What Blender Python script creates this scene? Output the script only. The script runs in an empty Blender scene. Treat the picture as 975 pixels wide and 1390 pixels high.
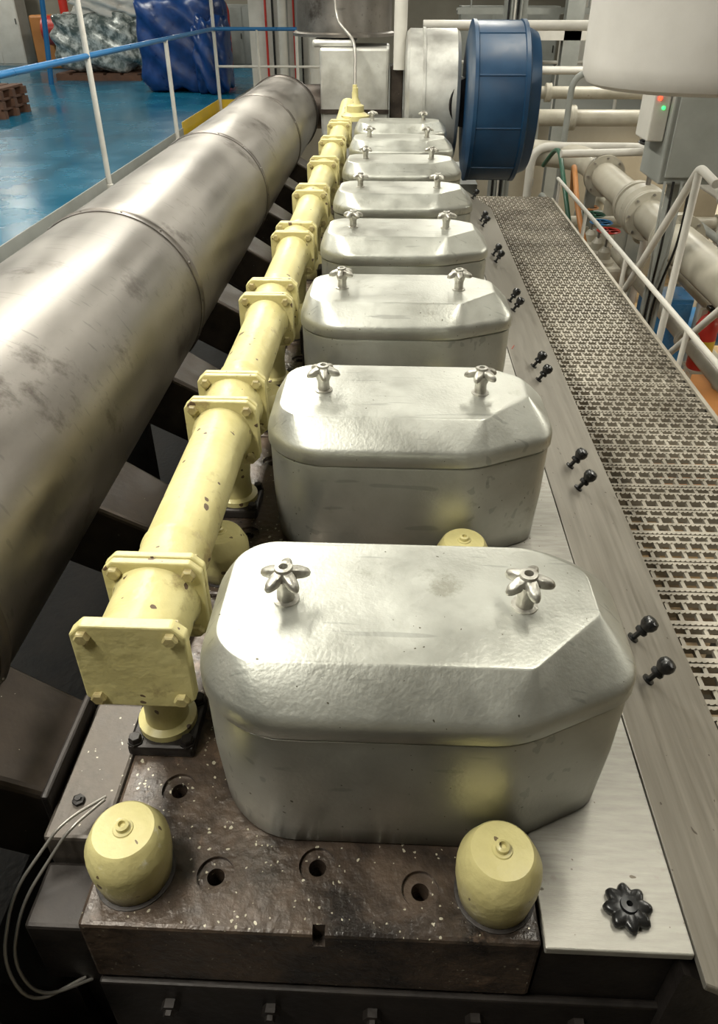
import bpy, bmesh, math, random
from mathutils import Vector, Matrix
random.seed(7)
S=bpy.context.scene
COL=S.collection
# ------------------------------------------------------------ materials
def mat(name, c, rough=.5, metal=0., c2=None, nscale=4., namt=.5, bump=0., bscale=60., stretch=(1,1,1), rvar=.1, spots=None, spscale=60, spth=.12, c3=None, c3scale=1.5, c3th=.55, scratch=0., grime=None, grange=(0,.03)):
    m=bpy.data.materials.new(name); m.use_nodes=True
    nt=m.node_tree; N=nt.nodes; L=nt.links
    b=N['Principled BSDF']
    b.inputs['Roughness'].default_value=rough; b.inputs['Metallic'].default_value=metal
    tc=N.new('ShaderNodeTexCoord'); oi=N.new('ShaderNodeObjectInfo')
    ad=N.new('ShaderNodeVectorMath'); ad.operation='ADD'
    mu=N.new('ShaderNodeMath'); mu.operation='MULTIPLY'; mu.inputs[1].default_value=17.3
    L.new(oi.outputs['Random'],mu.inputs[0])
    L.new(tc.outputs['Object'],ad.inputs[0]); L.new(mu.outputs[0],ad.inputs[1])
    mp=N.new('ShaderNodeMapping'); mp.inputs['Scale'].default_value=stretch
    L.new(ad.outputs[0],mp.inputs[0])
    no=N.new('ShaderNodeTexNoise'); no.inputs['Scale'].default_value=nscale; no.inputs['Detail'].default_value=7; no.inputs['Roughness'].default_value=.62
    L.new(mp.outputs[0],no.inputs['Vector'])
    cr=N.new('ShaderNodeValToRGB'); cr.color_ramp.elements[0].position=.5-.2*(1.4-namt); cr.color_ramp.elements[1].position=.5+.2*(1.4-namt)
    c2=c2 or tuple(x*.8 for x in c)
    cr.color_ramp.elements[0].color=(*c2,1); cr.color_ramp.elements[1].color=(*c,1)
    L.new(no.outputs['Fac'],cr.inputs[0])
    col=cr.outputs[0]
    def over(col,fac,c):
        mx=N.new('ShaderNodeMixRGB'); L.new(fac,mx.inputs[0]); L.new(col,mx.inputs[1]); mx.inputs[2].default_value=(*c,1); return mx.outputs[0]
    if c3:
        n3=N.new('ShaderNodeTexNoise'); n3.inputs['Scale'].default_value=c3scale; n3.inputs['Detail'].default_value=8; n3.inputs['Roughness'].default_value=.7
        L.new(ad.outputs[0],n3.inputs['Vector'])
        r3=N.new('ShaderNodeValToRGB'); r3.color_ramp.elements[0].position=c3th; r3.color_ramp.elements[1].position=c3th+.08
        L.new(n3.outputs['Fac'],r3.inputs[0]); col=over(col,r3.outputs[0],c3)
    if grime:
        sp=N.new('ShaderNodeSeparateXYZ'); L.new(tc.outputs['Object'],sp.inputs[0])
        g=N.new('ShaderNodeMapRange'); g.inputs['From Min'].default_value=grange[0]; g.inputs['From Max'].default_value=grange[1]; g.inputs['To Min'].default_value=1; g.inputs['To Max'].default_value=0
        L.new(sp.outputs['Z'],g.inputs['Value'])
        g2=N.new('ShaderNodeMath'); g2.operation='MULTIPLY'; L.new(g.outputs[0],g2.inputs[0]); L.new(no.outputs['Fac'],g2.inputs[1])
        g3=N.new('ShaderNodeMath'); g3.operation='MULTIPLY'; g3.use_clamp=True; g3.inputs[1].default_value=1.6; L.new(g2.outputs[0],g3.inputs[0])
        col=over(col,g3.outputs[0],grime)
    if spots:
        nw=N.new('ShaderNodeTexNoise'); nw.inputs['Scale'].default_value=spscale*.8
        L.new(ad.outputs[0],nw.inputs['Vector'])
        wv=N.new('ShaderNodeVectorMath'); wv.operation='MULTIPLY_ADD'; wv.inputs[1].default_value=(1.1/spscale,)*3
        L.new(nw.outputs['Color'],wv.inputs[0]); L.new(ad.outputs[0],wv.inputs[2])
        v=N.new('ShaderNodeTexVoronoi'); v.inputs['Scale'].default_value=spscale
        L.new(wv.outputs[0],v.inputs['Vector'])
        n4=N.new('ShaderNodeTexNoise'); n4.inputs['Scale'].default_value=9
        L.new(ad.outputs[0],n4.inputs['Vector'])
        m4=N.new('ShaderNodeMath'); m4.operation='MULTIPLY'; m4.inputs[1].default_value=spth*2
        L.new(n4.outputs['Fac'],m4.inputs[0])
        sx=N.new('ShaderNodeSeparateColor'); L.new(v.outputs['Color'],sx.inputs[0])
        m5=N.new('ShaderNodeMath'); m5.operation='MULTIPLY'; L.new(m4.outputs[0],m5.inputs[0]); L.new(sx.outputs[1],m5.inputs[1])
        lt=N.new('ShaderNodeMath'); lt.operation='LESS_THAN'
        L.new(v.outputs['Distance'],lt.inputs[0]); L.new(m5.outputs[0],lt.inputs[1])
        gt=N.new('ShaderNodeMath'); gt.operation='GREATER_THAN'; gt.inputs[1].default_value=.6
        L.new(sx.outputs[0],gt.inputs[0])
        mm=N.new('ShaderNodeMath'); mm.operation='MULTIPLY'; L.new(lt.outputs[0],mm.inputs[0]); L.new(gt.outputs[0],mm.inputs[1])
        col=over(col,mm.outputs[0],spots)
    if scratch:
        for sc,rot in ((2.2,.4),(3.1,1.9),(2.6,-.7)):
            m6=N.new('ShaderNodeMapping'); m6.inputs['Rotation'].default_value=(rot*.7,rot*.3,rot); m6.inputs['Scale'].default_value=(sc,sc*16,sc*5)
            L.new(ad.outputs[0],m6.inputs[0])
            n6=N.new('ShaderNodeTexNoise'); n6.inputs['Scale'].default_value=1.6; n6.inputs['Detail'].default_value=2; L.new(m6.outputs[0],n6.inputs['Vector'])
            r6=N.new('ShaderNodeValToRGB'); r6.color_ramp.elements[0].position=.69; r6.color_ramp.elements[1].position=.71
            r6.color_ramp.elements[1].color=(scratch,scratch,scratch,1)
            L.new(n6.outputs['Fac'],r6.inputs[0]); col=over(col,r6.outputs[0],tuple(x*.45 for x in c))
    L.new(col,b.inputs['Base Color'])
    mr=N.new('ShaderNodeMapRange'); mr.inputs['To Min'].default_value=max(.02,rough-rvar); mr.inputs['To Max'].default_value=min(1,rough+rvar)
    mr.inputs['From Min'].default_value=.3; mr.inputs['From Max'].default_value=.7
    L.new(no.outputs['Fac'],mr.inputs['Value']); L.new(mr.outputs[0],b.inputs['Roughness'])
    if bump:
        nb=N.new('ShaderNodeTexNoise'); nb.inputs['Scale'].default_value=bscale; nb.inputs['Detail'].default_value=4
        L.new(mp.outputs[0],nb.inputs['Vector'])
        bp=N.new('ShaderNodeBump'); bp.inputs['Strength'].default_value=bump; bp.inputs['Distance'].default_value=.004
        L.new(nb.outputs['Fac'],bp.inputs['Height']); L.new(bp.outputs[0],b.inputs['Normal'])
    return m
def emis(name,c,s):
    m=bpy.data.materials.new(name); m.use_nodes=True
    b=m.node_tree.nodes['Principled BSDF']; b.inputs['Base Color'].default_value=(*c,1)
    b.inputs['Emission Color'].default_value=(*c,1); b.inputs['Emission Strength'].default_value=s
    return m
M_SIL=mat('silver_paint',(.545,.55,.50),.40,.82,c2=(.41,.41,.365),nscale=7,namt=.45,bump=.12,bscale=150,rvar=.08,spots=(.14,.13,.10),spscale=75,spth=.13,c3=(.33,.325,.275),c3scale=6,c3th=.61,scratch=.4,grime=(.07,.058,.04),grange=(0,.04))
M_KNOB=mat('cast_aluminium',(.55,.54,.49),.42,.8,c2=(.28,.26,.22),nscale=40,bump=.3,bscale=150)
M_CLAD=mat('steel_cladding',(.30,.28,.257),.41,.86,c2=(.165,.15,.133),nscale=3.2,namt=.5,bump=.08,bscale=22,stretch=(1,.5,1),rvar=.12,c3=(.095,.08,.068),c3scale=2.6,c3th=.58,scratch=.55)
M_BAND=mat('band_steel',(.20,.18,.162),.42,.85,c2=(.10,.09,.08),nscale=8)
M_CLADD=mat('dark_steel_cladding',(.075,.058,.046),.42,.6,c2=(.030,.024,.020),nscale=9,bump=.2,bscale=40,spots=(.45,.42,.35),spscale=70,spth=.08)
M_YEL=mat('cream_yellow_paint',(.61,.55,.265),.42,0,c2=(.48,.42,.185),nscale=7,bump=.6,bscale=45,rvar=.08,spots=(.11,.07,.04),spscale=42,spth=.28,c3=(.33,.265,.12),c3scale=9,c3th=.59)
M_YELN=mat('cream_yellow_nut_paint',(.46,.40,.18),.45,0,c2=(.25,.195,.09),nscale=30,bump=.5,bscale=80)
M_DECK=mat('greasy_black_iron',(.088,.061,.043),.34,.15,c2=(.020,.0155,.013),nscale=11,namt=.75,bump=.6,bscale=70,spots=(.40,.37,.28),spscale=120,spth=.30,c3=(.15,.10,.068),c3scale=9,c3th=.58)
M_DARK=mat('dark_iron',(.036,.029,.025),.5,.4,c2=(.011,.009,.008),nscale=10,bump=.3)
M_GREYI=mat('grey_iron',(.13,.11,.092),.5,.35,c2=(.05,.042,.035),nscale=12,bump=.3,spots=(.45,.42,.34),spscale=100,spth=.2)
M_PLATE=mat('light_plate',(.43,.415,.37),.45,.45,c2=(.30,.285,.25),nscale=8,stretch=(2,14,3),bump=.06,rvar=.05,c3=(.24,.205,.165),c3scale=7,c3th=.59,spots=(.13,.11,.08),spscale=60,spth=.2)
M_SLOPE=mat('brushed_side_panel',(.345,.32,.275),.43,.55,c2=(.25,.23,.195),nscale=7,stretch=(9,.5,9),bump=.05,rvar=.07,spots=(.13,.11,.09),spscale=40,spth=.14)
M_BLACK=mat('black_plastic',(.012,.012,.012),.25,0)
M_GRATE=mat('galvanised_grating',(.50,.46,.385),.45,.45,c2=(.30,.27,.22),nscale=3)
M_GRATEL=mat('grey_grating',(.34,.335,.31),.5,.4,c2=(.24,.23,.21),nscale=3)
M_BLUEF=mat('blue_floor_paint',(.009,.15,.255),.25,0,c2=(.006,.10,.18),nscale=.9,bump=.03,bscale=6)
M_BLUE=mat('blue_paint',(.004,.043,.105),.42,.0,c2=(.003,.028,.072),nscale=5)
M_BLUER=mat('blue_rail_paint',(.02,.15,.36),.35)
M_WHITE=mat('white_paint',(.62,.60,.55),.45,0,c2=(.52,.5,.45),nscale=4)
M_DUCT=mat('white_lagging',(.54,.52,.49),.6,0,c2=(.46,.44,.41),nscale=3,bump=.3,bscale=7)
M_CREAM=mat('cream_pipe_paint',(.50,.47,.39),.4,0,c2=(.37,.34,.27),nscale=4,c3=(.20,.15,.10),c3scale=4,c3th=.64)
M_GREY=mat('grey_paint',(.30,.31,.29),.5,0,c2=(.22,.23,.21),nscale=3)
M_WALL=mat('bulkhead_paint',(.33,.305,.245),.6,0,c2=(.23,.21,.165),nscale=.8)
M_CEIL=mat('ceiling_paint',(.5,.485,.42),.7,0)
M_LOW=mat('lower_deck_paint',(.38,.28,.16),.4,0,c2=(.11,.085,.055),nscale=2.2,namt=1.0)
M_RED=mat('red_paint',(.5,.03,.02),.35)
M_ORANGE=mat('orange_paint',(.50,.21,.06),.45)
M_GREEN=mat('green_paint',(.015,.09,.05),.4)
M_YRAIL=mat('safety_yellow',(.62,.42,.03),.4)
M_WOOD=mat('pallet_wood',(.17,.08,.045),.7,0,c2=(.10,.05,.03),nscale=8,stretch=(1,6,1))
M_TARP=mat('blue_tarpaulin',(.008,.05,.20),.35,0,c2=(.004,.022,.10),nscale=6,bump=.5,bscale=9)
M_WRAP=mat('plastic_wrap',(.60,.63,.60),.25,.1,c2=(.12,.15,.14),nscale=7,namt=.9,bump=.9,bscale=12)
M_SACK=mat('white_sack',(.75,.73,.68),.8)
M_WIRE=mat('steel_wire',(.35,.33,.3),.4,.7)
M_INS=mat('foil_insulation',(.58,.58,.54),.42,.55,c2=(.40,.39,.36),nscale=6,bump=.4,bscale=18,c3=(.12,.085,.06),c3scale=3,c3th=.64)
M_TUBE=emis('tube_glow',(1,.96,.85),6)
M_LED=emis('indicator_red',(1,.05,.02),4)
M_LEDG=emis('indicator_green',(.05,1,.2),2)
M_MARK=mat('red_crayon',(.55,.08,.05),.6)
# ------------------------------------------------------------ helpers
def grp(name,loc=(0,0,0)):
    e=bpy.data.objects.new(name,None); e.location=loc; e.empty_display_size=.05; COL.objects.link(e); return e
def addmesh(name,verts,faces,m,parent=None,smooth=False,loc=None):
    me=bpy.data.meshes.new(name); me.from_pydata([tuple(v) for v in verts],[],faces)
    bm=bmesh.new(); bm.from_mesh(me); bmesh.ops.recalc_face_normals(bm,faces=bm.faces); bm.to_mesh(me); bm.free()
    me.materials.append(m)
    if smooth: me.polygons.foreach_set('use_smooth',[True]*len(me.polygons))
    return addobj(name,me,parent,loc)
def addobj(name,me,parent=None,loc=None):
    o=bpy.data.objects.new(name,me); COL.objects.link(o)
    if loc is not None: o.location=loc
    if parent: o.parent=parent
    return o
def bevel(o,w,seg=2):
    md=o.modifiers.new('bevel','BEVEL'); md.width=w; md.segments=seg; md.limit_method='ANGLE'; md.angle_limit=math.radians(35); return o
def box(name,a,b,m,parent=None,bv=0):
    x0,y0,z0=a; x1,y1,z1=b
    v=[(x0,y0,z0),(x1,y0,z0),(x1,y1,z0),(x0,y1,z0),(x0,y0,z1),(x1,y0,z1),(x1,y1,z1),(x0,y1,z1)]
    f=[(0,3,2,1),(4,5,6,7),(0,1,5,4),(1,2,6,5),(2,3,7,6),(3,0,4,7)]
    o=addmesh(name,v,f,m,parent)
    if bv: bevel(o,bv)
    return o
def frame(d):
    d=Vector(d).normalized(); a=Vector((0,0,1)) if abs(d.z)<.9 else Vector((1,0,0))
    u=d.cross(a).normalized(); w=d.cross(u).normalized(); return d,u,w
def lathe(name,o,axis,prof,m,parent=None,seg=40,smooth=True,sharp=30):
    d,u,w=frame(axis); o=Vector(o); vs=[];fs=[]
    for r,h in prof:
        for i in range(seg):
            t=2*math.pi*i/seg; vs.append(o+d*h+(u*math.cos(t)+w*math.sin(t))*max(r,1e-5))
    for k in range(len(prof)-1):
        for i in range(seg):
            j=(i+1)%seg; fs.append((k*seg+i,k*seg+j,(k+1)*seg+j,(k+1)*seg+i))
    fs.append(tuple(range(seg))[::-1]); fs.append(tuple(range((len(prof)-1)*seg,len(prof)*seg)))
    ob=addmesh(name,vs,fs,m,parent,smooth)
    if smooth:
        bm=bmesh.new(); bm.from_mesh(ob.data)
        for e in bm.edges:
            if len(e.link_faces)==2 and e.calc_face_angle(0)>math.radians(sharp): e.smooth=False
        bm.to_mesh(ob.data); bm.free()
    return ob
def rod(name,a,b,r,m,parent=None,seg=16):
    a=Vector(a);b=Vector(b); return lathe(name,a,b-a,[(r,0),(r,(b-a).length)],m,parent,seg)
def pipe(name,pts,r,m,parent=None,rad=.0,seg=6):
    P=[Vector(p) for p in pts]; out=[P[0]]
    for i in range(1,len(P)-1):
        a,b,c=P[i-1],P[i],P[i+1]
        if rad:
            t=min(rad,(a-b).length*.48,(c-b).length*.48); p0=b+(a-b).normalized()*t; p1=b+(c-b).normalized()*t
            for k in range(seg+1):
                s=k/seg; out.append(p0*(1-s)**2+b*2*s*(1-s)+p1*s*s)
        else: out.append(b)
    out.append(P[-1])
    cu=bpy.data.curves.new(name,'CURVE'); cu.dimensions='3D'; cu.bevel_depth=r; cu.bevel_resolution=5; cu.use_fill_caps=True
    sp=cu.splines.new('POLY'); sp.points.add(len(out)-1)
    for i,p in enumerate(out): sp.points[i].co=(*p,1)
    cu.materials.append(m)
    o=bpy.data.objects.new(name,cu); COL.objects.link(o)
    if parent:o.parent=parent
    return o
def prism(name,outline,a,b,axis,m,parent=None,bv=0,off=(0,0,0)):
    n=len(outline); vs=[]
    for h in (a,b):
        for (p,q) in outline:
            if axis==1: v=(p,h,q)
            elif axis==2: v=(p,q,h)
            else: v=(h,p,q)
            vs.append((v[0]+off[0],v[1]+off[1],v[2]+off[2]))
    fs=[tuple(range(n)),tuple(range(n,2*n))]+[(i,(i+1)%n,n+(i+1)%n,n+i) for i in range(n)]
    o=addmesh(name,vs,fs,m,parent)
    if bv: bevel(o,bv)
    return o
def rounded(corners,rads,seg=6):
    n=len(corners); out=[]
    for i in range(n):
        p=Vector(corners[i-1]);c=Vector(corners[i]);q=Vector(corners[(i+1)%n])
        t=min(rads[i],(p-c).length*.48,(q-c).length*.48)
        p0=c+(p-c).normalized()*t; p1=c+(q-c).normalized()*t
        for k in range(seg+1):
            s=k/seg; out.append(p0*(1-s)**2+c*2*s*(1-s)+p1*s*s)
    return out
PITCH=.655; NC=8; FRONT=.60; DECK=.55
# ------------------------------------------------------------ head cover mesh (shared)
seamC=[(-.175,0),(.180,0),(.354,.086),(.354,.29),(.28,.357),(-.185,.357),(-.254,.295),(-.254,.078)]
platC=[(-.186,.058),(.198,.058),(.302,.160),(.302,.250),(.23,.302),(-.186,.302),(-.224,.265),(-.224,.098)]
rr=[.075,.04,.045,.07,.055,.055,.055,.075]
so=rounded(seamC,rr); po=rounded(platC,[.025,.006,.006,.02,.03,.03,.03,.025])
ctr=Vector((.05,.18))
def cover_mesh():
    rings=[]
    def sc(o,ins): return [ctr+(p-ctr)*(1-ins/.26) for p in o]
    def bl(t): return [a.lerp(b,t) for a,b in zip(so,po)]
    for ins,z in [(.014,0),(.010,.004),(.004,.12),(.003,.235),(.004,.239),(.008,.2405),(.008,.2435),(.001,.245),(-.0005,.247),(-.0005,.266),(0,.270)]: rings.append((sc(so,ins),z))
    for t,z in [(.015,.2735),(.04,.277),(.08,.2805),(.13,.2838),(.5,.3045),(.94,.3262),(.98,.3277),(1.,.3281)]: rings.append((bl(t),z))
    for s,z in [(.985,.3284),(.95,.3287),(.6,.330),(.3,.3305)]: rings.append(([ctr+(p-ctr)*s for p in po],z))
    n=len(so); vs=[(p.x,p.y,z) for r,z in rings for p in r]; vs.append((ctr.x,ctr.y,.331))
    fs=[]
    for k in range(len(rings)-1):
        for i in range(n):
            j=(i+1)%n; fs.append((k*n+i,k*n+j,(k+1)*n+j,(k+1)*n+i))
    b=(len(rings)-1)*n
    for i in range(n): fs.append((b+i,b+(i+1)%n,len(vs)-1))
    fs.append(tuple(range(n))[::-1])
    me=bpy.data.meshes.new('cover_shell'); me.from_pydata(vs,[],fs)
    bm=bmesh.new(); bm.from_mesh(me); bmesh.ops.recalc_face_normals(bm,faces=bm.faces)
    for f in bm.faces: f.smooth=True
    for e in bm.edges:
        if len(e.link_faces)==2 and e.calc_face_angle(0)>math.radians(38): e.smooth=False
    bm.to_mesh(me); bm.free(); me.materials.append(M_SIL); return me
def star_mesh(name,lobes,r0,r1,h,hubr,holer,m,pw=1.3,droop=.0):
    n=lobes*14; vs=[];fs=[]
    def R(t): return r0+(r1-r0)*(.5+.5*math.cos(lobes*t))**pw
    prof=[('h',.2,0),('r',.82,0),('r',.96,h*.18),('r',1.,h*.45),('r',.95,h*.8),('r',.8,h),('hub',1.,h*1.05),('hub',.93,h*1.35),('hole',1.05,h*1.4),('hole',.9,h*1.2),('hole',.9,h*.5)]
    for kind,s,z in prof:
        for i in range(n):
            t=2*math.pi*i/n
            r=R(t)*s if kind=='r' else (hubr*s if kind=='hub' else (holer*s if kind=='hole' else r0*s))
            dz=-droop*(max(0,r-r0)/(r1-r0)) if kind=='r' else 0
            vs.append((r*math.cos(t),r*math.sin(t),z+dz))
    for k in range(len(prof)-1):
        for i in range(n):
            j=(i+1)%n; fs.append((k*n+i,k*n+j,(k+1)*n+j,(k+1)*n+i))
    fs.append(tuple(range(n))[::-1]); fs.append(tuple(range((len(prof)-1)*n,len(prof)*n)))
    me=bpy.data.meshes.new(name); me.from_pydata(vs,[],fs)
    bm=bmesh.new(); bm.from_mesh(me); bmesh.ops.recalc_face_normals(bm,faces=bm.faces)
    for f in bm.faces:f.smooth=True
    for e in bm.edges:
        if len(e.link_faces)==2 and e.calc_face_angle(0)>math.radians(50): e.smooth=False
    bm.to_mesh(me); bm.free(); me.materials.append(m); return me
CM=cover_mesh(); SM=star_mesh('star_grip',5,.0155,.0375,.0145,.0130,.0062,M_KNOB,1.0,.006)
stem=lathe('knob_stem',(0,0,0),(0,0,1),[(.019,0),(.019,.003),(.013,.004),(.0125,.022),(.0165,.034),(.0185,.044)],M_KNOB,None,20); STEM=stem.data; bpy.data.objects.remove(stem)
for n in range(NC):
    g=grp('cylinder_head_cover',(0,FRONT+PITCH*n,DECK))
    addobj('cover_shell',CM,g)
    for k,x in enumerate((-.136,.200)):
        addobj(f'knob_stem_{k}',STEM,g,(x,.172,.329))
        s=addobj(f'star_knob_{k}',SM,g,(x,.172,.369)); s.rotation_euler=(random.uniform(-.05,.05),random.uniform(-.05,.05),[.3,-.1,1.1,.5,2.,.9][(n*2+k)%6])
# ------------------------------------------------------------ cylinder heads (bored)
def bored_head():
    o=box('head_plate',(-.402,-.122,-.15),(.222,.527,0),M_DECK); bevel(o,.006,2)
    cuts=[]
    for (x,y) in [(-.228,-.047),(-.084,-.028),(.063,-.056),(-.313,.085),(-.30,.40)]:
        cuts.append(lathe('c',(x,y,-.05),(0,0,1),[(.0125,0),(.0125,.043),(.0265,.0435),(.0265,.06)],M_DARK,None,28,False))
    cuts.append(box('c',(-.083,-.2,-.03),(-.066,-.108,.02),M_DARK))
    for i,c in enumerate(cuts):
        md=o.modifiers.new(f'b{i}','BOOLEAN'); md.object=c; md.operation='DIFFERENCE'; md.solver='EXACT'
    bpy.context.view_layer.update()
    me=bpy.data.meshes.new_from_object(o.evaluated_get(bpy.context.evaluated_depsgraph_get()))
    for c in cuts+[o]: bpy.data.objects.remove(c)
    return me
HM=bored_head(); HM.name='head_plate'
M_YCAP=mat('cap_yellow_paint',(.59,.53,.245),.40,0,c2=(.46,.40,.175),nscale=9,bump=.55,bscale=50,spots=(.14,.10,.05),spscale=55,spth=.24,grime=(.08,.058,.03),grange=(0,.035),c3=(.70,.67,.52),c3scale=11,c3th=.64)
t=lathe('stud_cap',(0,0,0),(0,0,1),[(.049,0),(.051,.004),(.0570,.045),(.0575,.066),(.0565,.076),(.045,.101),(.041,.1055),(.014,.107),(.013,.109),(.009,.1095),(.009,.116),(.005,.118),(.0045,.112)],M_YCAP,None,44,True,28); CAP=t.data; bpy.data.objects.remove(t)
t=lathe('hex_bolt',(0,0,0),(0,0,1),[(.013,0),(.013,.003),(.0105,.003),(.0105,.011),(.009,.013)],M_DARK,None,6,False); HEX=t.data; bpy.data.objects.remove(t)
for n in range(NC):
    g=grp('cylinder_head',(0,FRONT+PITCH*n,DECK))
    addobj('head_plate',HM,g)
    addobj('stud_cap_left',CAP,g,(-.342,-.047,0)); c=addobj('stud_cap_right',CAP,g,(.166,-.055,0)); c.rotation_euler=(0,0,2)
    lathe('stud_socket',(-.342,-.047,0),(0,0,1),[(.056,0),(.056,.002),(.053,.003)],M_DARK,g,32)
    lathe('stud_socket_2',(.166,-.055,0),(0,0,1),[(.056,0),(.056,.002),(.053,.003)],M_DARK,g,32)
    box('branch_base',(-.355-.055,.14,0),(-.355+.055,.25,.024),M_DARK,g,.006)
    for k,(x,y) in enumerate([(-.398,.152),(-.312,.152),(-.398,.238),(-.312,.238)]): addobj(f'hex_bolt_{k}',HEX,g,(x,y,.024))
    box('intake_side_lug',(-.50,.0,-.10),(-.405,.25,-.005),M_GREYI,g,.006)
    box('side_lug_step',(-.50,-.10,-.22),(-.405,-.005,-.06),M_DARK,g,.006)
    lathe('lug_bolt',(-.465,.06,-.005),(0,0,1),[(.010,0),(.010,.006),(.005,.007),(.005,.010)],M_DARK,g,6,False)
    pipe('drain_tube',[(-.27,.30,.0),(-.27,.33,.07),(-.27,.42,.10),(-.30,.5,.02)],.009,M_DARK,g,.03)
    pipe('lube_tube',[(-.40,.27,.0),(-.39,.30,.05),(-.39,.44,.06),(-.36,.5,.0)],.007,M_GREYI,g,.03)
    box('injector_block',(-.30,.43,0),(-.20,.51,.09),M_DARK,g,.008)
# ------------------------------------------------------------ yellow coolant manifold
XP=-.355; ZP=.795
g=grp('cooling_water_manifold')
def octo(s,c): return [(-s+c,-s),(s-c,-s),(s,-s+c),(s,s-c),(s-c,s),(-s+c,s),(-s,s-c),(-s,-s+c)]
def flange(name,y,th,s=.078,dx=0,dz=0):
    o=prism(name,[(p+XP+dx,q+ZP+dz) for p,q in octo(s,.018)],y-th/2,y+th/2,1,M_YEL,g,.003)
    for k,(sx,sz) in enumerate([(-1,-1),(1,-1),(1,1),(-1,1)]):
        lathe(f'{name}_bolt_{k}',(XP+dx+sx*(s-.020),y-th/2-.009,ZP+dz+sz*(s-.020)),(0,1,0),[(.009,0),(.0115,.002),(.0115,th+.016),(.009,th+.018)],M_YELN,g,6,False)
TP=PITCH
for n in range(NC):
    yc=.798+TP*n
    a=yc-.064; b=yc+.064
    lathe(f'tee_{n}',(XP,a,ZP),(0,1,0),[(.070,0),(.070,.015),(.066,.03),(.066,.098),(.070,.113),(.070,.128)],M_YEL,g,40)
    if n==0: flange('blank_flange',a-.009,.020,.082,.002,-.006)
    else: flange(f'flange_a_{n}',a-.007,.013); flange(f'flange_b_{n}',a+.009,.013)
    flange(f'flange_c_{n}',b-.007,.013); flange(f'flange_d_{n}',b+.009,.013)
    lathe(f'branch_{n}',(XP,yc,DECK+.024),(0,0,1),[(.048,0),(.048,.012),(.036,.016),(.034,.06),(.045,.16),(.05,.20)],M_YEL,g,32)
    if n<NC-1:
        L0=b+.016; L1=yc+TP-.064-.014
        lathe(f'run_{n}',(XP,L0,ZP),(0,1,0),[(.064,0),(.062,.02),(.058,.035),(.058,.08),(.0605,.085),(.0605,.095),(.058,.1),(.058,L1-L0-.035),(.062,L1-L0-.02),(.064,L1-L0)],M_YEL,g,40)
pipe('outlet_elbow',[(XP,5.46,ZP),(XP,5.85,ZP),(XP+.03,6.0,ZP+.1)],.06,M_YEL,g,.15)
lathe('outlet_valve',(XP+.09,5.72,ZP+.04),(0,0,1),[(.10,0),(.10,.03),(.06,.05),(.06,.09),(.04,.1),(.02,.14),(.02,.2)],M_YEL,g,32)
# ------------------------------------------------------------ exhaust pipe
XE=-.87; ZE=.774; RE=.274
g=grp('exhaust_manifold')
ys=[-.63,.82,2.27,3.72,5.17,6.35]
for i in range(5):
    y0,y1=ys[i],ys[i+1]; L=y1-y0
    lathe(f'cladding_{i}',(XE,y0,ZE),(0,1,0),[(RE-.008,0),(RE-.003,.004),(RE-.001,.03),(RE-.001,L-.01),(RE-.004,L)],M_CLAD,g,96,True,60)
    lathe(f'band_{i}',(XE,y1-.034,ZE),(0,1,0),[(RE-.002,0),(RE+.002,.001),(RE+.0025,.004),(RE+.002,.008),(RE+.0025,.024),(RE+.005,.027),(RE+.005,.033),(RE-.006,.034)],M_BAND,g,96,True,40)
    for k in range(14):
        t=2*math.pi*k/14
        lathe(f'rivet_{i}_{k}',(XE+(RE+.002)*math.cos(t),y1-.018,ZE+(RE+.002)*math.sin(t)),(math.cos(t),0,math.sin(t)),[(.004,0),(.003,.0025),(.001,.0035)],M_BAND,g,8)
lathe('end_cone',(XE,6.35,ZE),(0,1,0),[(RE+.01,0),(RE+.01,.03),(.23,.08),(.18,.2),(.18,.3)],M_CLADD,g,48)
pipe('turbine_inlet_elbow',[(XE,6.6,ZE),(XE,6.9,ZE),(-.3,6.95,ZE)],.17,M_CLADD,g,.25)
for n in range(NC):
    yc=FRONT+PITCH*n+.145
    w=.115
    P=[(-.76,yc-w,.72),(-.76,yc+w,.72),(-.505,yc+w*.8,.565),(-.505,yc-w*.8,.565)]
    Q=[(x-.02,y,z-.20) for x,y,z in P]
    o=addmesh(f'exhaust_branch_{n}',P+Q,[(0,1,2,3),(7,6,5,4),(0,3,7,4),(3,2,6,7),(2,1,5,6),(1,0,4,5)],M_CLADD,g); bevel(o,.012,3)
    box(f'branch_flange_{n}',(-.515,yc-.10,.40),(-.502,yc+.10,.575),M_DARK,g,.004)
for k in range(4):
    y=.2+1.9*k
    box(f'pipe_saddle_{k}',(XE-.08,y-.03,.0),(XE+.08,y+.03,ZE-RE+.02),M_DARK,g)
# ------------------------------------------------------------ engine block & side panels
g=grp('engine_block')
box('block',(-.46,.52,-2.6),(.40,6.0,.399),M_DARK,g)
box('right_block_cap',(.226,.485,.20),(.404,.519,.534),M_DARK,g)
box('dark_gap_box',(-1.16,-.34,-2.6),(-.625,6.0,-.001),M_DARK,g)  # added dark box hides the pale lower deck so the gap looks shaded
box('dark_gap_box_step',(-.624,.50,-2.6),(-.461,6.0,.30),M_DARK,g)  # inner, higher part of the added dark filling that stands in for shade
box('front_housing',(-.62,-.35,-2.6),(.56,.46,.16),M_DARK,g,.02)
box('front_cover',(-.40,.472,.161),(.42,.484,.395),M_DARK,g,.004)
for k,x in enumerate((-.3,-.15,0,.15,.3)): lathe(f'front_bolt_{k}',(x,.472,.34),(0,-1,0),[(.014,0),(.014,.012),(.008,.013),(.008,.02)],M_DARK,g,6,False)
g=grp('side_cover_panel')
for n in range(7):
    y0=.475+PITCH*n; y1=y0+PITCH-.004
    box(f'flat_plate_{n}',(.226,y0,.535),(.420,y1,.549),M_PLATE,g,.002)
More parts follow.
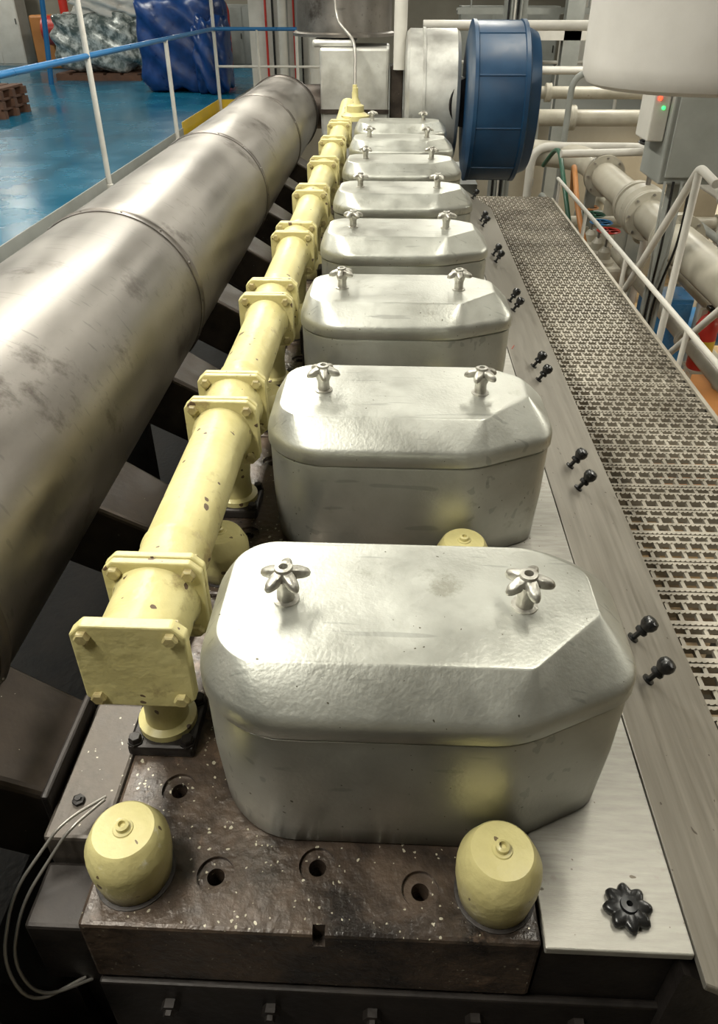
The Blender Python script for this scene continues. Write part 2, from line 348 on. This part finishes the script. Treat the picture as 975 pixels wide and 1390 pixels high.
prism('sloped_panel',[(.422,.55),(.66,.40),(.66,.02),(.645,.02),(.645,.39),(.422,.535)],.44,5.05,1,M_SLOPE,g,.003)
prism('sloped_panel_end',[(.405,.53),(.648,.385),(.648,0),(.405,0)],.46,5.03,1,M_DARK,g)
nd=Vector((.15,0,.238)).normalized()
for n in range(7):
    for k,yy in enumerate((.99,1.10)):
        y=yy+PITCH*n
        if y>5: continue
        p=Vector((.515,y,.4915))
        lathe(f'knob_{n}_{k}',p,nd,[(.012,0),(.012,.004),(.0055,.005),(.0055,.022),(.013,.023),(.0135,.028),(.010,.033),(.0165,.043),(.0175,.052),(.014,.060),(.006,.063)],M_BLACK,g,24)
for k,(a,b) in enumerate([((.445,1.10),(.462,1.13)),((.452,1.08),(.470,1.10)),((.462,1.13),(.468,1.08)),((.455,1.115),(.475,1.12)),((.44,2.45),(.455,2.5))]):
    def onp(x): return .55-(x-.422)*.15/.238+.0012
    rod(f'crayon_mark_{k}',(a[0],a[1],onp(a[0])),(b[0],b[1],onp(b[0])),.0014,M_MARK,g,6)
H8=star_mesh('hatch_knob',8,.026,.034,.014,.012,.004,M_BLACK,.7,.0)
for n in range(7):
    addobj(f'hatch_knob_{n}',H8,g,(.345,.528+PITCH*n,.549))
g=grp('thermocouple_cable')
pipe('cable_a',[(-.42,.66,.56),(-.45,.62,.575),(-.47,.60,.57),(-.53,.54,.50),(-.54,.48,.42),(-.50,.45,.36),(-.44,.50,.34)],.0025,M_WIRE,g,.04)
pipe('cable_b',[(-.42,.655,.56),(-.445,.61,.57),(-.46,.595,.56),(-.515,.53,.49),(-.525,.48,.42),(-.49,.46,.36),(-.43,.50,.335)],.0025,M_WIRE,g,.04)
# ------------------------------------------------------------ gratings
def boxes_mesh(name,lst,m,g,tris=None):
    vs=[];fs=[]
    for a,b in lst:
        s=len(vs); X0,Y0,Z0=a;X1,Y1,Z1=b
        vs.extend([(X0,Y0,Z0),(X1,Y0,Z0),(X1,Y1,Z0),(X0,Y1,Z0),(X0,Y0,Z1),(X1,Y0,Z1),(X1,Y1,Z1),(X0,Y1,Z1)])
        fs.extend([tuple(s+q for q in f) for f in [(0,3,2,1),(4,5,6,7),(0,1,5,4),(1,2,6,5),(2,3,7,6),(3,0,4,7)]])
    for t in tris or []:
        s=len(vs); vs.extend(t); fs.append((s,s+1,s+2))
    me=bpy.data.meshes.new(name); me.from_pydata(vs,[],fs); me.materials.append(m); addobj(name,me,g)
def grating_slot(name,x0,x1,y0,y1,z,m):
    g=grp(name); P=.150; bx=[]; tr=[]
    y=y0
    while y<y1:
        for (o,w) in ((0,.018),(.050,.015),(.096,.015),(.132,.014)):
            bx.append(((x0,y+o,z-.018),(x1,y+o+w,z)))
            x=x0+.006
            while x<x1-.012:
                tr.append([(x,y+o,z),(x+.010,y+o,z),(x+.005,y+o-.002,z+.007)])
                x+=.0165
        for (o0,o1,ph) in ((.018,.050,0),(.065,.096,.5),(.111,.132,0)):
            x=x0+.055*ph
            while x<x1:
                bx.append(((x,y+o0,z-.016),(min(x+.013,x1),y+o1,z-.0005))); x+=.055
        y+=P
    boxes_mesh('planks',bx,m,g,tr)
    boxes_mesh('bearers',[((x0-.02,y0,z-.10),(x0,y1,z+.006)),((x1,y0,z-.10),(x1+.02,y1,z+.012))]+[((x0,y0+.9*q,z-.10),(x1,y0+.9*q+.02,z-.02)) for q in range(int((y1-y0)/.9)+1)],m,g)
def grating(name,x0,x1,y0,y1,z,dx,dy,m,band,th=.02,w=.007):
    g=grp(name); vs=[];fs=[]
    ny=int((y1-y0)/dy); nx=int((x1-x0)/dx); amp=dy*.42
    for j in range(ny):
        y=y0+dy*(j+.5); base=len(vs)
        for i in range(nx+1):
            yy=y+amp*(1 if (i+j)%2 else -1); x=x0+(x1-x0)*i/nx
            vs+= [(x,yy-w/2,z),(x,yy+w/2,z),(x,yy-w/2,z-th),(x,yy+w/2,z-th)]
        for i in range(nx):
            a=base+i*4; b=a+4
            fs+=[(a,b,b+1,a+1),(a,a+2,b+2,b),(a+1,b+1,b+3,a+3)]
    addmesh('mesh_panel',vs,fs,m,g)
    boxes_mesh('bearers',[((x0,y0+band*q,z-.06),(x1,y0+band*q+.02,z+.003)) for q in range(int((y1-y0)/band)+1)]+[((x0-.02,y0,z-.08),(x0,y1,z+.006)),((x1,y0,z-.08),(x1+.02,y1,z+.006))],m,g)
grating_slot('walkway_grating',.69,1.46,-.3,7.1,0,M_GRATE)
grating('walkway_grating',-2.70,-1.20,1.5,12.9,0,.075,.055,M_GRATEL,1.2,.025,.010)
# ------------------------------------------------------------ room shell
box('floor_upper_deck',(-14,-4,-.12),(-2.80,22,0),M_BLUEF)
box('floor_aft_deck',(-2.79,13.05,-.12),(7,22,0),M_GREY)
box('floor_lower_deck',(-14,-4,-2.72),(7,22,-2.6),M_LOW)
box('wall_back',(-14,22,-2.6),(7,22.2,4.2),M_WALL)
box('wall_left',(-14.2,-4,-2.6),(-14,22,4.2),M_WALL)
box('wall_right',(7,-4,-2.6),(7.2,22,4.2),M_WALL)
box('wall_front',(-14,-4.2,-2.6),(7,-4,4.2),M_WALL)
box('wall_lower_bulkhead',(-2.74,13.05,-2.6),(7,13.2,-.121),M_WALL)
box('wall_lower_side',(-2.95,-4,-2.6),(-2.80,13.0,-.121),M_GREY)
box('ceiling',(-14,-4,4.2),(7,22,4.3),M_CEIL)
# ------------------------------------------------------------ left railing
g=grp('guard_railing')
pipe('top_rail',[(-2.76,1.0,1.1),(-2.76,13,1.1),(-.9,13,1.1)],.026,M_BLUER,g,.12)
pipe('mid_rail',[(-2.76,13,.6),(-.9,13,.6)],.018,M_WHITE,g)
for k,(y,h) in enumerate([(2.1,1.1),(4.8,1.1),(7.5,3.2),(10.2,1.1),(13,3.2)]):
    lathe(f'post_{k}',(-2.76,y,-.08),(0,0,1),[(.035,0),(.035,.09),(.026,.092),(.026,h+.08)],M_WHITE,g,20)
for k,x in enumerate((-2.1,-1.5,-.9)): rod(f'cross_post_{k}',(x,13,0),(x,13,1.1),.024,M_WHITE,g)
box('kick_plate',(-2.790,1.0,-.08),(-2.778,10.6,.07),M_GREY,g)
box('kick_plate_yellow',(-2.790,10.6,-.08),(-2.778,13.0,.14),M_YRAIL,g)
box('kick_plate_end',(-2.75,13.02,0),(-.9,13.04,.14),M_YRAIL,g)
# ------------------------------------------------------------ turbocharger & stack
g=grp('turbocharger')
box('turbo_pedestal',(-.46,6.01,-2.6),(.66,6.9,.35),M_GREY,g)
lathe('compressor_casing',(.08,6.20,.93),(1,0,0),[(.36,0),(.42,.01),(.44,.03),(.44,.36),(.42,.385),(.2,.39)],M_INS,g,64)
lathe('casing_seam',(.20,6.20,.93),(1,0,0),[(.435,0),(.447,.001),(.447,.02),(.435,.021)],M_INS,g,64)
box('turbine_box',(-.56,6.30,.35),(-.04,6.9,1.24),M_INS,g,.02)
box('turbine_box_top',(-.62,6.35,1.24),(-.30,6.85,1.29),M_INS,g,.02)
box('box_strap',(-.565,6.285,.80),(-.035,6.30,.83),M_CLADD,g)
lathe('exhaust_stack',(-.40,6.75,1.30),(0,0,1),[(.40,0),(.40,.02),(.37,.03),(.37,2.9)],M_CLAD,g,64)
box('rusty_bracket',(-.03,6.35,.35),(.07,6.5,1.12),M_CLADD,g,.01)
rod('vent_pipe',(.04,6.30,1.1),(.04,6.30,4.19),.048,M_WHITE,g,24)
pipe('sensor_conduit',[(-.27,5.76,.98),(-.27,5.85,1.30),(-.42,6.15,1.42),(-.45,6.2,1.9),(-.45,6.2,3.0)],.011,M_WIRE,g,.1)
lathe('conduit_gland',(-.27,5.76,.95),(0,0,1),[(.022,0),(.022,.05),(.016,.06),(.016,.1)],M_YEL,g,12)
g=grp('intake_air_silencer')
lathe('drum',(.50,5.75,.94),(1,0,0),[(.20,.0),(.44,.0),(.50,.012),(.50,.035),(.49,.04),(.49,.33),(.50,.335),(.50,.36),(.46,.375),(.43,.44),(.42,.445),(.15,.45)],M_BLUE,g,72,True,25)
for k in range(10):
    t=2*math.pi*(k+.3)/10; c,s=math.cos(t),math.sin(t)
    rod(f'rim_rib_{k}',(.54,5.75+.490*c,.94+.490*s),(.83,5.75+.490*c,.94+.490*s),.006,M_BLUE,g,8)
rod('inlet_duct',(.44,5.95,.93),(.52,5.85,.93),.16,M_DARK,g,32)
# ------------------------------------------------------------ ventilation duct (top right) & cabinet
g=grp('ventilation_duct')
lathe('duct_body',(1.30,3.75,1.235),(0,0,1),[(.30,.012),(.36,.002),(.40,.004),(.435,.02),(.455,.05),(.462,.1),(.462,2.96)],M_DUCT,g,72)
lathe('duct_band',(1.30,3.75,1.62),(0,0,1),[(.455,0),(.466,.002),(.466,.03),(.455,.032)],M_DUCT,g,72)
g=grp('control_cabinet')
box('cabinet_body',(1.60,4.75,.62),(2.10,5.15,1.55),M_GREY,g,.01)
box('cabinet_door',(1.63,4.735,.66),(2.07,4.749,1.50),M_GREY,g,.005)
box('cabinet_side_unit',(1.50,4.80,.85),(1.597,5.05,1.25),M_WHITE,g,.008)
lathe('indicator_lamp',(1.53,4.80,1.08),(0,-1,0),[(.012,0),(.012,.008),(.008,.012)],M_LED,g,12)
lathe('indicator_lamp_green',(1.56,4.80,1.03),(0,-1,0),[(.010,0),(.010,.008),(.006,.012)],M_LEDG,g,12)
box('cabinet_stand',(1.74,4.9,-2.6),(1.82,4.98,.62),M_GREY,g)
for k in range(4): pipe(f'cabinet_cable_{k}',[(1.64+.05*k,4.74,.64),(1.64+.05*k,4.70,.3),(1.72+.02*k,4.86,-.1),(1.72+.02*k,4.87,-2.0)],.008,M_BLACK if k%2 else M_GREY,g,.15)
# ------------------------------------------------------------ right: railing / stairs frame
g=grp('stair_railing')
pipe('low_rail',[(1.52,2.2,.16),(1.52,7.2,.16)],.015,M_WHITE,g)
for k,y in enumerate((2.4,3.6,4.8,6.0,7.1)): rod(f'low_post_{k}',(1.52,y,-.08),(1.52,y,.16),.014,M_WHITE,g)
pipe('stair_handrail_a',[(1.60,3.9,.80),(1.60,4.15,.83),(1.60,4.95,-.1),(1.60,5.3,-.5)],.022,M_WHITE,g,.05)
pipe('stair_handrail_b',[(1.72,3.6,.35),(1.72,4.3,-.3),(1.72,5.1,-1.2)],.02,M_WHITE,g,.05)
rod('stair_post_a',(1.60,4.15,-2.6),(1.60,4.15,.82),.02,M_WHITE,g)
rod('stair_post_b',(1.60,4.95,-2.6),(1.60,4.95,-.08),.02,M_WHITE,g)
rod('stair_post_c',(1.72,4.3,-2.6),(1.72,4.3,-.3),.02,M_WHITE,g)
# ------------------------------------------------------------ pipework right
def flg(g,name,p,ax,r,m): lathe(name,p,ax,[(r,0),(r,.03),(r*.98,.032),(r*.98,.038),(r,.04),(r,.07)],m,g,28)
g=grp('seawater_pipe')
pipe('main',[(2.05,2.6,.10),(2.05,8.6,.10),(1.2,8.9,.12),(.9,8.9,.12)],.13,M_CREAM,g,.4)
for k,y in enumerate((3.6,5.4,6.1,6.45,7.6)):
    flg(g,f'flange_{k}',(2.05,y,.10),(0,1,0),.19,M_CREAM)
    for q in range(8):
        t=2*math.pi*q/8; rod(f'flange_bolt_{k}_{q}',(2.05+.165*math.cos(t),y-.015,.10+.165*math.sin(t)),(2.05+.165*math.cos(t),y+.085,.10+.165*math.sin(t)),.011,M_WIRE,g,6)
lathe('valve_body',(2.05,6.15,.10),(0,1,0),[(.13,0),(.2,.1),(.2,.22),(.13,.32)],M_CREAM,g,32)
rod('valve_stem',(2.05,6.3,.25),(2.05,6.3,.62),.02,M_WIRE,g)
lathe('valve_wheel',(2.05,6.3,.60),(0,0,1),[(.13,0),(.14,.01),(.13,.02),(.115,.01),(.13,0)],M_BLACK,g,28)
for k in range(4):
    t=math.pi/2*k+.4; rod(f'valve_spoke_{k}',(2.05,6.3,.61),(2.05+.125*math.cos(t),6.3+.125*math.sin(t),.61),.008,M_BLACK,g,6)
for k,y in enumerate((3.2,5.6,8.0)): box(f'support_{k}',(2.0,y,-2.6),(2.1,y+.06,-.02),M_GREY,g)
def tubeset(name,runs,m):
    g=grp(name)
    for k,(pts,r) in enumerate(runs):
        pipe(f'run_{k}',pts,r,m,g,.2)
        a=Vector(pts[0]);b=Vector(pts[1]); d=(b-a); n=max(1,int(d.length/1.3))
        for q in range(n): flg(g,f'flange_{k}_{q}',a+d*((q+.5)/n),d,r*1.5,m)
    return g
tubeset('cream_pipe_bank',[([(.9,9.6,.35),(3.2,9.6,.35),(3.2,6.5,.35),(3.2,6.5,-2.6)],.09),([(1.0,10.2,.55),(4.4,10.2,.55),(4.4,10.2,-2.6)],.07),
  ([(2.62,3.4,-.35),(2.62,9.2,-.35),(2.62,9.2,-2.6)],.09),([(2.95,4.0,-.8),(2.95,11,-.8),(2.95,11,-2.6)],.07),([(2.35,3.0,-.7),(2.35,8.0,-.7),(2.35,8.0,-2.6)],.06),
  ([(3.6,5.0,-1.2),(3.6,12,-1.2),(3.6,12,-2.6)],.12),([(1.4,8.3,-.5),(4.2,8.3,-.5),(4.2,8.3,-2.6)],.06),([(2.3,7.2,.45),(3.9,7.2,.45),(3.9,7.2,-2.6)],.05),
  ([(2.45,3.2,.42),(2.45,8.1,.42),(3.6,8.1,.42),(3.6,8.1,-2.6)],.05),([(2.75,3.8,.62),(2.75,8.8,.62),(5.0,8.8,.62),(5.0,8.8,-2.6)],.08)],M_CREAM)
tubeset('white_pipe_bank',[([(2.35,2.5,-.15),(2.35,7.0,-.15),(2.35,7.0,-2.6)],.035),([(2.7,5.5,.2),(2.7,8.6,.2),(1.5,8.6,.2),(1.5,8.6,-2.6)],.045),([(1.6,7.6,.3),(3.4,7.9,.3),(3.4,7.9,-2.6)],.035),
  ([(2.2,4.4,-1.6),(5.0,4.4,-1.6),(5.0,4.4,-2.6)],.07),([(1.0,11.3,.7),(6.0,11.3,.7),(6.0,11.3,-2.6)],.05),([(2.0,6.0,-1.9),(5.0,6.4,-1.9),(5.0,6.4,-2.6)],.09)],M_WHITE)
tubeset('small_bore_pipe_bank',[([(1.66,5.8,-.25),(1.66,8.0,-.25),(1.66,8.0,-2.6)],.03),([(1.78,6.0,-.55),(1.78,8.1,-.55),(1.78,8.1,-2.6)],.025),([(2.2,8.6,-.9),(2.2,11.5,-.9),(2.2,11.5,-2.6)],.04),([(3.3,4.6,-.5),(3.3,8.4,-.5),(3.3,8.4,-2.6)],.04),
  ([(1.58,9.0,-2.6),(1.58,9.0,.5),(1.1,9.0,.5),(1.1,10.6,.5)],.03),([(1.95,9.2,-2.6),(1.95,9.2,.85),(3.2,9.2,.85),(3.2,9.2,3.9)],.035)],M_GREY)
g=grp('flexible_hose')
pipe('hose_orange',[(1.9,8.2,-.2),(1.75,7.7,.25),(1.7,7.0,-.1),(1.85,6.4,-.7),(1.8,5.8,-1.6),(1.9,5.6,-2.58)],.025,M_ORANGE,g,.3)
pipe('hose_green',[(1.6,8.4,.05),(1.65,8.0,.32),(1.62,7.4,.1),(1.72,6.8,-.6),(1.7,6.4,-1.6),(1.6,6.3,-2.58)],.022,M_GREEN,g,.3)
def handwheel(g,name,p,ax,r,m):
    d,u,w=frame(ax); p=Vector(p)
    lathe(name+'_rim',p,ax,[(r,0),(r+.012,.01),(r,.02),(r-.012,.01),(r,0)],m,g,24)
    for k in range(4):
        t=math.pi/2*k; rod(f'{name}_spoke_{k}',p+d*.01,p+d*.01+(u*math.cos(t)+w*math.sin(t))*r,.007,m,g,6)
    rod(name+'_stem',p-d*.22,p+d*.015,.012,M_WIRE,g,8)
g=grp('valve_manifold')
box('chest',(1.9,7.0,-.9),(2.2,8.2,-.6),M_CREAM,g,.03); box('chest_foot',(1.95,7.5,-2.6),(2.1,7.7,-.9),M_GREY,g)
for k in range(4):
    lathe(f'bonnet_{k}',(2.05,7.15+.3*k,-.6),(0,0,1),[(.1,0),(.1,.03),(.06,.05),(.06,.12),(.03,.16)],M_CREAM,g,20)
    handwheel(g,f'wheel_{k}',(2.05,7.15+.3*k,-.30),(0,0,1),.10,[M_RED,M_BLUER,M_GREEN,M_ORANGE][k])
g=grp('lower_platform')
boxes_mesh('platform_plate',[((2.15,4.6,-1.62),(3.2,6.9,-1.58))],M_ORANGE,g)
for k,(x,y) in enumerate(((2.2,4.7),(3.1,4.7),(2.2,6.8),(3.1,6.8))): rod(f'leg_{k}',(x,y,-2.6),(x,y,-1.62),.03,M_CREAM,g)
for k,(x,y) in enumerate(((2.15,4.62),(2.15,5.4),(2.15,6.1),(2.15,6.85))): rod(f'stanchion_{k}',(x,y,-1.6),(x,y,-.75),.018,M_ORANGE,g)
rod('platform_rail',(2.15,4.6,-.75),(2.15,6.87,-.75),.018,M_ORANGE,g); rod('platform_mid_rail',(2.15,4.6,-1.15),(2.15,6.87,-1.15),.014,M_ORANGE,g)
def locker(name,a,b,m,lines=2):
    g=grp(name); box('body',a,b,m,g,.01); w=(b[0]-a[0])/lines
    for k in range(lines):
        box(f'door_{k}',(a[0]+w*k+.02,a[1]-.015,a[2]+.05),(a[0]+w*(k+1)-.02,a[1]-.001,b[2]-.05),m,g,.004)
        box(f'handle_{k}',(a[0]+w*(k+1)-.07,a[1]-.035,(a[2]+b[2])/2-.06),(a[0]+w*(k+1)-.05,a[1]-.016,(a[2]+b[2])/2+.06),M_BLACK,g)
locker('storage_locker',(3.75,7.0,-2.6),(4.55,7.5,-.95),M_WHITE)
locker('storage_locker',(2.5,10.0,-2.6),(3.4,10.5,-.9),M_GREY,3)
locker('tool_cabinet',(2.75,7.6,-2.6),(3.2,8.0,-1.1),M_BLUER,1)
locker('switch_cabinet',(4.6,10.5,-2.6),(5.8,11.0,.3),M_WHITE,3)
def machine(name,x,y,m1,m2,s=1):
    g=grp(name,(x,y,-2.6))
    box('base',(-.4*s,-.25*s,0),(.4*s,.25*s,.2*s),m2,g,.02)
    lathe('motor',(-.35*s,0,.5*s),(1,0,0),[(.15*s,0),(.24*s,.03*s),(.24*s,.4*s),(.12*s,.45*s),(.12*s,.5*s),(.2*s,.52*s),(.2*s,.7*s),(.1*s,.75*s)],m1,g,28)
    for k in range(2): box(f'foot_{k}',((-.3+.4*k)*s,-.2*s,.19*s),((-.2+.4*k)*s,.2*s,.4*s),m2,g)
machine('electric_pump',1.5,10.8,M_GREEN,M_GREY,1.2); machine('electric_pump',3.9,9.2,M_BLUER,M_GREY,1.1); machine('electric_pump',1.15,3.0,M_CREAM,M_ORANGE,1.05)
machine('electric_pump',1.13,5.6,M_GREEN,M_GREY,.9); machine('electric_pump',5.4,7.6,M_GREEN,M_ORANGE,1.3)
g=grp('fire_extinguisher')
lathe('bottle',(2.50,5.58,-.95),(0,0,1),[(.075,0),(.085,.02),(.085,.36),(.06,.42),(.025,.45),(.025,.48)],M_RED,g,28)
box('valve_head',(2.47,5.54,-.47),(2.53,5.62,-.44),M_BLACK,g,.004)
lathe('label',(2.50,5.58,-.82),(0,0,1),[(.0855,0),(.0862,.001),(.0862,.12),(.0855,.121)],M_YRAIL,g,28)
box('bracket_post',(2.47,5.67,-1.579),(2.52,5.72,-.5),M_CREAM,g)
box('bracket_tray',(2.43,5.50,-.975),(2.57,5.70,-.951),M_CREAM,g)
# ------------------------------------------------------------ far background, centre & right
g=grp('pillar_row')
for k,(x,y,r) in enumerate([(-1.9,14.5,.07),(-1.65,14.6,.05),(-1.35,14.4,.09),(-2.35,15,.06)]): rod(f'pillar_{k}',(x,y,0),(x,y,4.19),r,M_GREY if k%2 else M_WHITE,g)
box('cable_tray',(-2.5,14.72,0),(-1.2,14.77,1.5),M_WHITE,g)
for k in range(8): rod(f'cable_{k}',(-2.2+.12*k,14.66,0.02),(-2.2+.12*k,14.66,4),.02,[M_RED,M_BLACK,M_WHITE,M_GREY][k%4],g,8)
g=grp('aft_handrail')
pipe('top_rail',[(.6,13.3,1.15),(5.5,13.3,1.15)],.035,M_BLUER,g); pipe('mid_rail',[(.6,13.3,.65),(5.5,13.3,.65)],.025,M_WHITE,g)
for k in range(6): rod(f'post_{k}',(.6+.98*k,13.3,0),(.6+.98*k,13.3,1.15),.028,M_WHITE,g)
locker('switch_cabinet',(1.2,16,0),(3.0,16.6,1.35),M_GREY,3)
locker('switch_cabinet',(3.3,15.5,0),(5.2,16.1,1.9),M_WHITE,3)
g=grp('steel_column')
HB=[(-.12,-.1),(.12,-.1),(.12,-.08),(.02,-.08),(.02,.08),(.12,.08),(.12,.1),(-.12,.1),(-.12,.08),(-.02,.08),(-.02,-.08),(-.12,-.08)]
prism('column',HB,-2.6,4.2,2,M_GREY,g,0,(2.5,12.3,0))
prism('column_2',HB,-2.6,4.2,2,M_GREY,g,0,(1.35,9.9,0))
box('beam',(1.2,12.2,1.0),(6.9,12.4,1.15),M_WHITE,g)
for k in range(5): rod(f'column_cable_{k}',(1.26+.035*k,9.78,-2.5),(1.26+.035*k,9.78,4.0),.012,[M_BLACK,M_GREY,M_WHITE][k%3],g,8)
box('junction_box',(1.24,9.66,.78),(1.46,9.77,1.10),M_WHITE,g,.01)
pipe('overhead_pipe',[(.3,9.3,1.28),(3.4,9.3,1.28),(6.9,9.3,1.28)],.05,M_WHITE,g)
g=grp('overhead_cable_tray')
boxes_mesh('tray',[((.9,12.7,1.30),(6.5,12.95,1.32)),((.9,12.7,1.32),(6.5,12.71,1.38)),((.9,12.94,1.32),(6.5,12.95,1.38))],M_GREY,g)
for k in range(5): rod(f'tray_cable_{k}',(.9,12.74+.04*k,1.34),(6.5,12.74+.04*k,1.34),.014,M_BLACK,g,8)
for k in range(4): rod(f'hanger_{k}',(1.1+1.7*k,12.82,1.33),(1.1+1.7*k,12.82,4.19),.012,M_GREY,g,8)
# ------------------------------------------------------------ far left: cargo on blue floor
def blob(name,loc,size,m,amp=.12,sub=4,seed=0,p=4):
    rnd=random.Random(seed); bm=bmesh.new(); bmesh.ops.create_cube(bm,size=2)
    bmesh.ops.subdivide_edges(bm,edges=bm.edges,cuts=15,use_grid_fill=True)
    ph=[rnd.uniform(0,6) for _ in range(6)]
    for v in bm.verts:
        c=v.co; k=(abs(c.x)**p+abs(c.y)**p+abs(c.z)**p)**(1/p); c/=k
        d=1+amp*(math.sin(c.x*5+ph[0])*math.sin(c.y*6+ph[1])+.6*math.sin(c.z*9+c.x*7+ph[2])+.4*math.sin(13*c.x+ph[3])*math.sin(11*c.z+ph[4]))
        v.co=Vector((c.x*d*size[0]/2,c.y*d*size[1]/2,max(-size[2]/2,c.z*d*size[2]/2)))
    me=bpy.data.meshes.new(name); bm.to_mesh(me); bm.free(); me.materials.append(m)
    me.polygons.foreach_set('use_smooth',[True]*len(me.polygons))
    return me
def pallet(g,x,y,z,w,d):
    for k in range(5): box(f'slat_{k}',(x-w/2+k*w/5,y-d/2,z+.10),(x-w/2+(k+.8)*w/5,y+d/2,z+.13),M_WOOD,g)
    for k in range(3): box(f'runner_{k}',(x-w/2,y-d/2+k*(d-.1)/2,z),(x+w/2,y-d/2+k*(d-.1)/2+.1,z+.10),M_WOOD,g)
g=grp('wrapped_pallet_load'); pallet(g,-6.2,18,0,1.8,1.4)
addobj('wrapped_goods',blob('wrapped_goods',0,(1.8,1.4,1.1),M_WRAP,.07,seed=2),g,(-6.2,18,.68))
addobj('top_sacks',blob('top_sacks',0,(1.3,1.0,.5),M_SACK,.16,seed=5),g,(-6.0,18,1.3))
g=grp('tarpaulin_covered_crate')
addobj('tarpaulin',blob('tarpaulin',0,(1.45,1.3,1.5),M_TARP,.06,seed=9,p=7),g,(-3.9,15.8,.75))
addobj('tarpaulin_fold',blob('tarpaulin_fold',0,(.6,.9,1.2),M_TARP,.1,seed=4,p=4),g,(-3.3,15.3,.6))
g=grp('wooden_pallet')
for k in range(3): pallet(g,-6.25,12.2,.13*k,1.1,.9)
g=grp('orange_machine')
box('housing',(-8.6,20,0),(-7.2,21,1.1),M_ORANGE,g,.05); lathe('motor',(-8.2,19.8,.8),(1,0,0),[(.2,0),(.3,.05),(.3,.8),(.2,.85)],M_RED,g,24)
rod('lift_post',(-7.9,20.5,1.1),(-7.9,20.5,2.2),.1,M_RED,g)
g=grp('red_gas_cylinders')
for k in range(4): lathe(f'bottle_{k}',(-5.0+.32*k,20.3,0),(0,0,1),[(.13,0),(.14,.03),(.14,1.2),(.08,1.35),(.03,1.4),(.03,1.5)],M_RED if k%2 else M_GREY,g,20)
locker('storage_locker',(-11.5,20.8,0),(-9.2,21.4,1.9),M_WHITE,4)
locker('workbench_cabinet',(-4.2,20.9,0),(-2.2,21.5,1.3),M_GREY,4)
g=grp('blue_hoist_frame')
for k,x in enumerate((-8.0,-6.9)): rod(f'leg_{k}',(x,16.5,0),(x+.2,16.5,1.9),.05,M_BLUER,g)
pipe('crossbar',[(-7.8,16.5,1.9),(-6.7,16.5,1.9)],.05,M_BLUER,g)
# ------------------------------------------------------------ lamps
def lamp(x,y,z,e,lx=.3,ly=1.5,c=(1,.97,.86)):
    g=grp('fluorescent_lamp',(x,y,z))
    box('housing',(-lx/2,-ly/2,.03),(lx/2,ly/2,.10),M_WHITE,g)
    for k in (-1,1): rod(f'tube_{k+1}',(k*lx/4,-ly/2+.05,.008),(k*lx/4,ly/2-.05,.008),.013,M_TUBE,g,10)
    rod('hanger',(0,0,.1),(0,0,4.19-z),.01,M_GREY,g,8)
    l=bpy.data.lights.new('tube_light','AREA'); l.shape='RECTANGLE'; l.size=lx; l.size_y=ly; l.energy=e; l.color=c
    o=bpy.data.objects.new('tube_light',l); COL.objects.link(o); o.parent=g; o.location=(0,0,-.012)
for y in (0.2,2.6,5.0,7.6): lamp(-1.25,y,3.1,92)
for y in (1.6,5.6,8.9,11): lamp(1.0,y,3.3,30)
for y in (4,9,14,19): lamp(-5,y,3.5,74); lamp(-9.5,y,3.5,74)
for y in (14,18): lamp(1,y,3.5,55)
for (x,y) in ((3.4,4.0),(4.8,7.5),(3.0,10.3),(5.5,2.5)): lamp(x,y,2.6,66)
def lowlamp(x,y,e):
    gg=grp('bulkhead_lamp',(x,y,-.2)); box('housing',(-.15,-.5,.02),(.15,.5,.08),M_WHITE,gg)
    rod('hanger',(0,0,.08),(0,0,4.39),.01,M_GREY,gg,8)
    l=bpy.data.lights.new('tube_light','AREA'); l.shape='RECTANGLE'; l.size=.3; l.size_y=1; l.energy=e; l.color=(1,.84,.6)
    o=bpy.data.objects.new('tube_light',l); COL.objects.link(o); o.parent=gg
lowlamp(5.2,5,70); lowlamp(5.4,9.3,60); lowlamp(4.0,11.6,40)
w=bpy.data.worlds.new('World'); S.world=w; w.use_nodes=True
w.node_tree.nodes['Background'].inputs[0].default_value=(.9,.9,.8,1); w.node_tree.nodes['Background'].inputs[1].default_value=.3
# ------------------------------------------------------------ camera
cd=bpy.data.cameras.new('camera'); cam=bpy.data.objects.new('camera',cd); COL.objects.link(cam)
cam.location=(0,0,1.6); cam.rotation_euler=(math.radians(90-33.6),0,math.radians(2.4))
cd.sensor_fit='VERTICAL'; cd.sensor_height=36; cd.lens=1000/1390*36; cd.shift_y=-45/1390; cd.clip_start=.02
S.camera=cam
S.view_settings.view_transform='Standard'
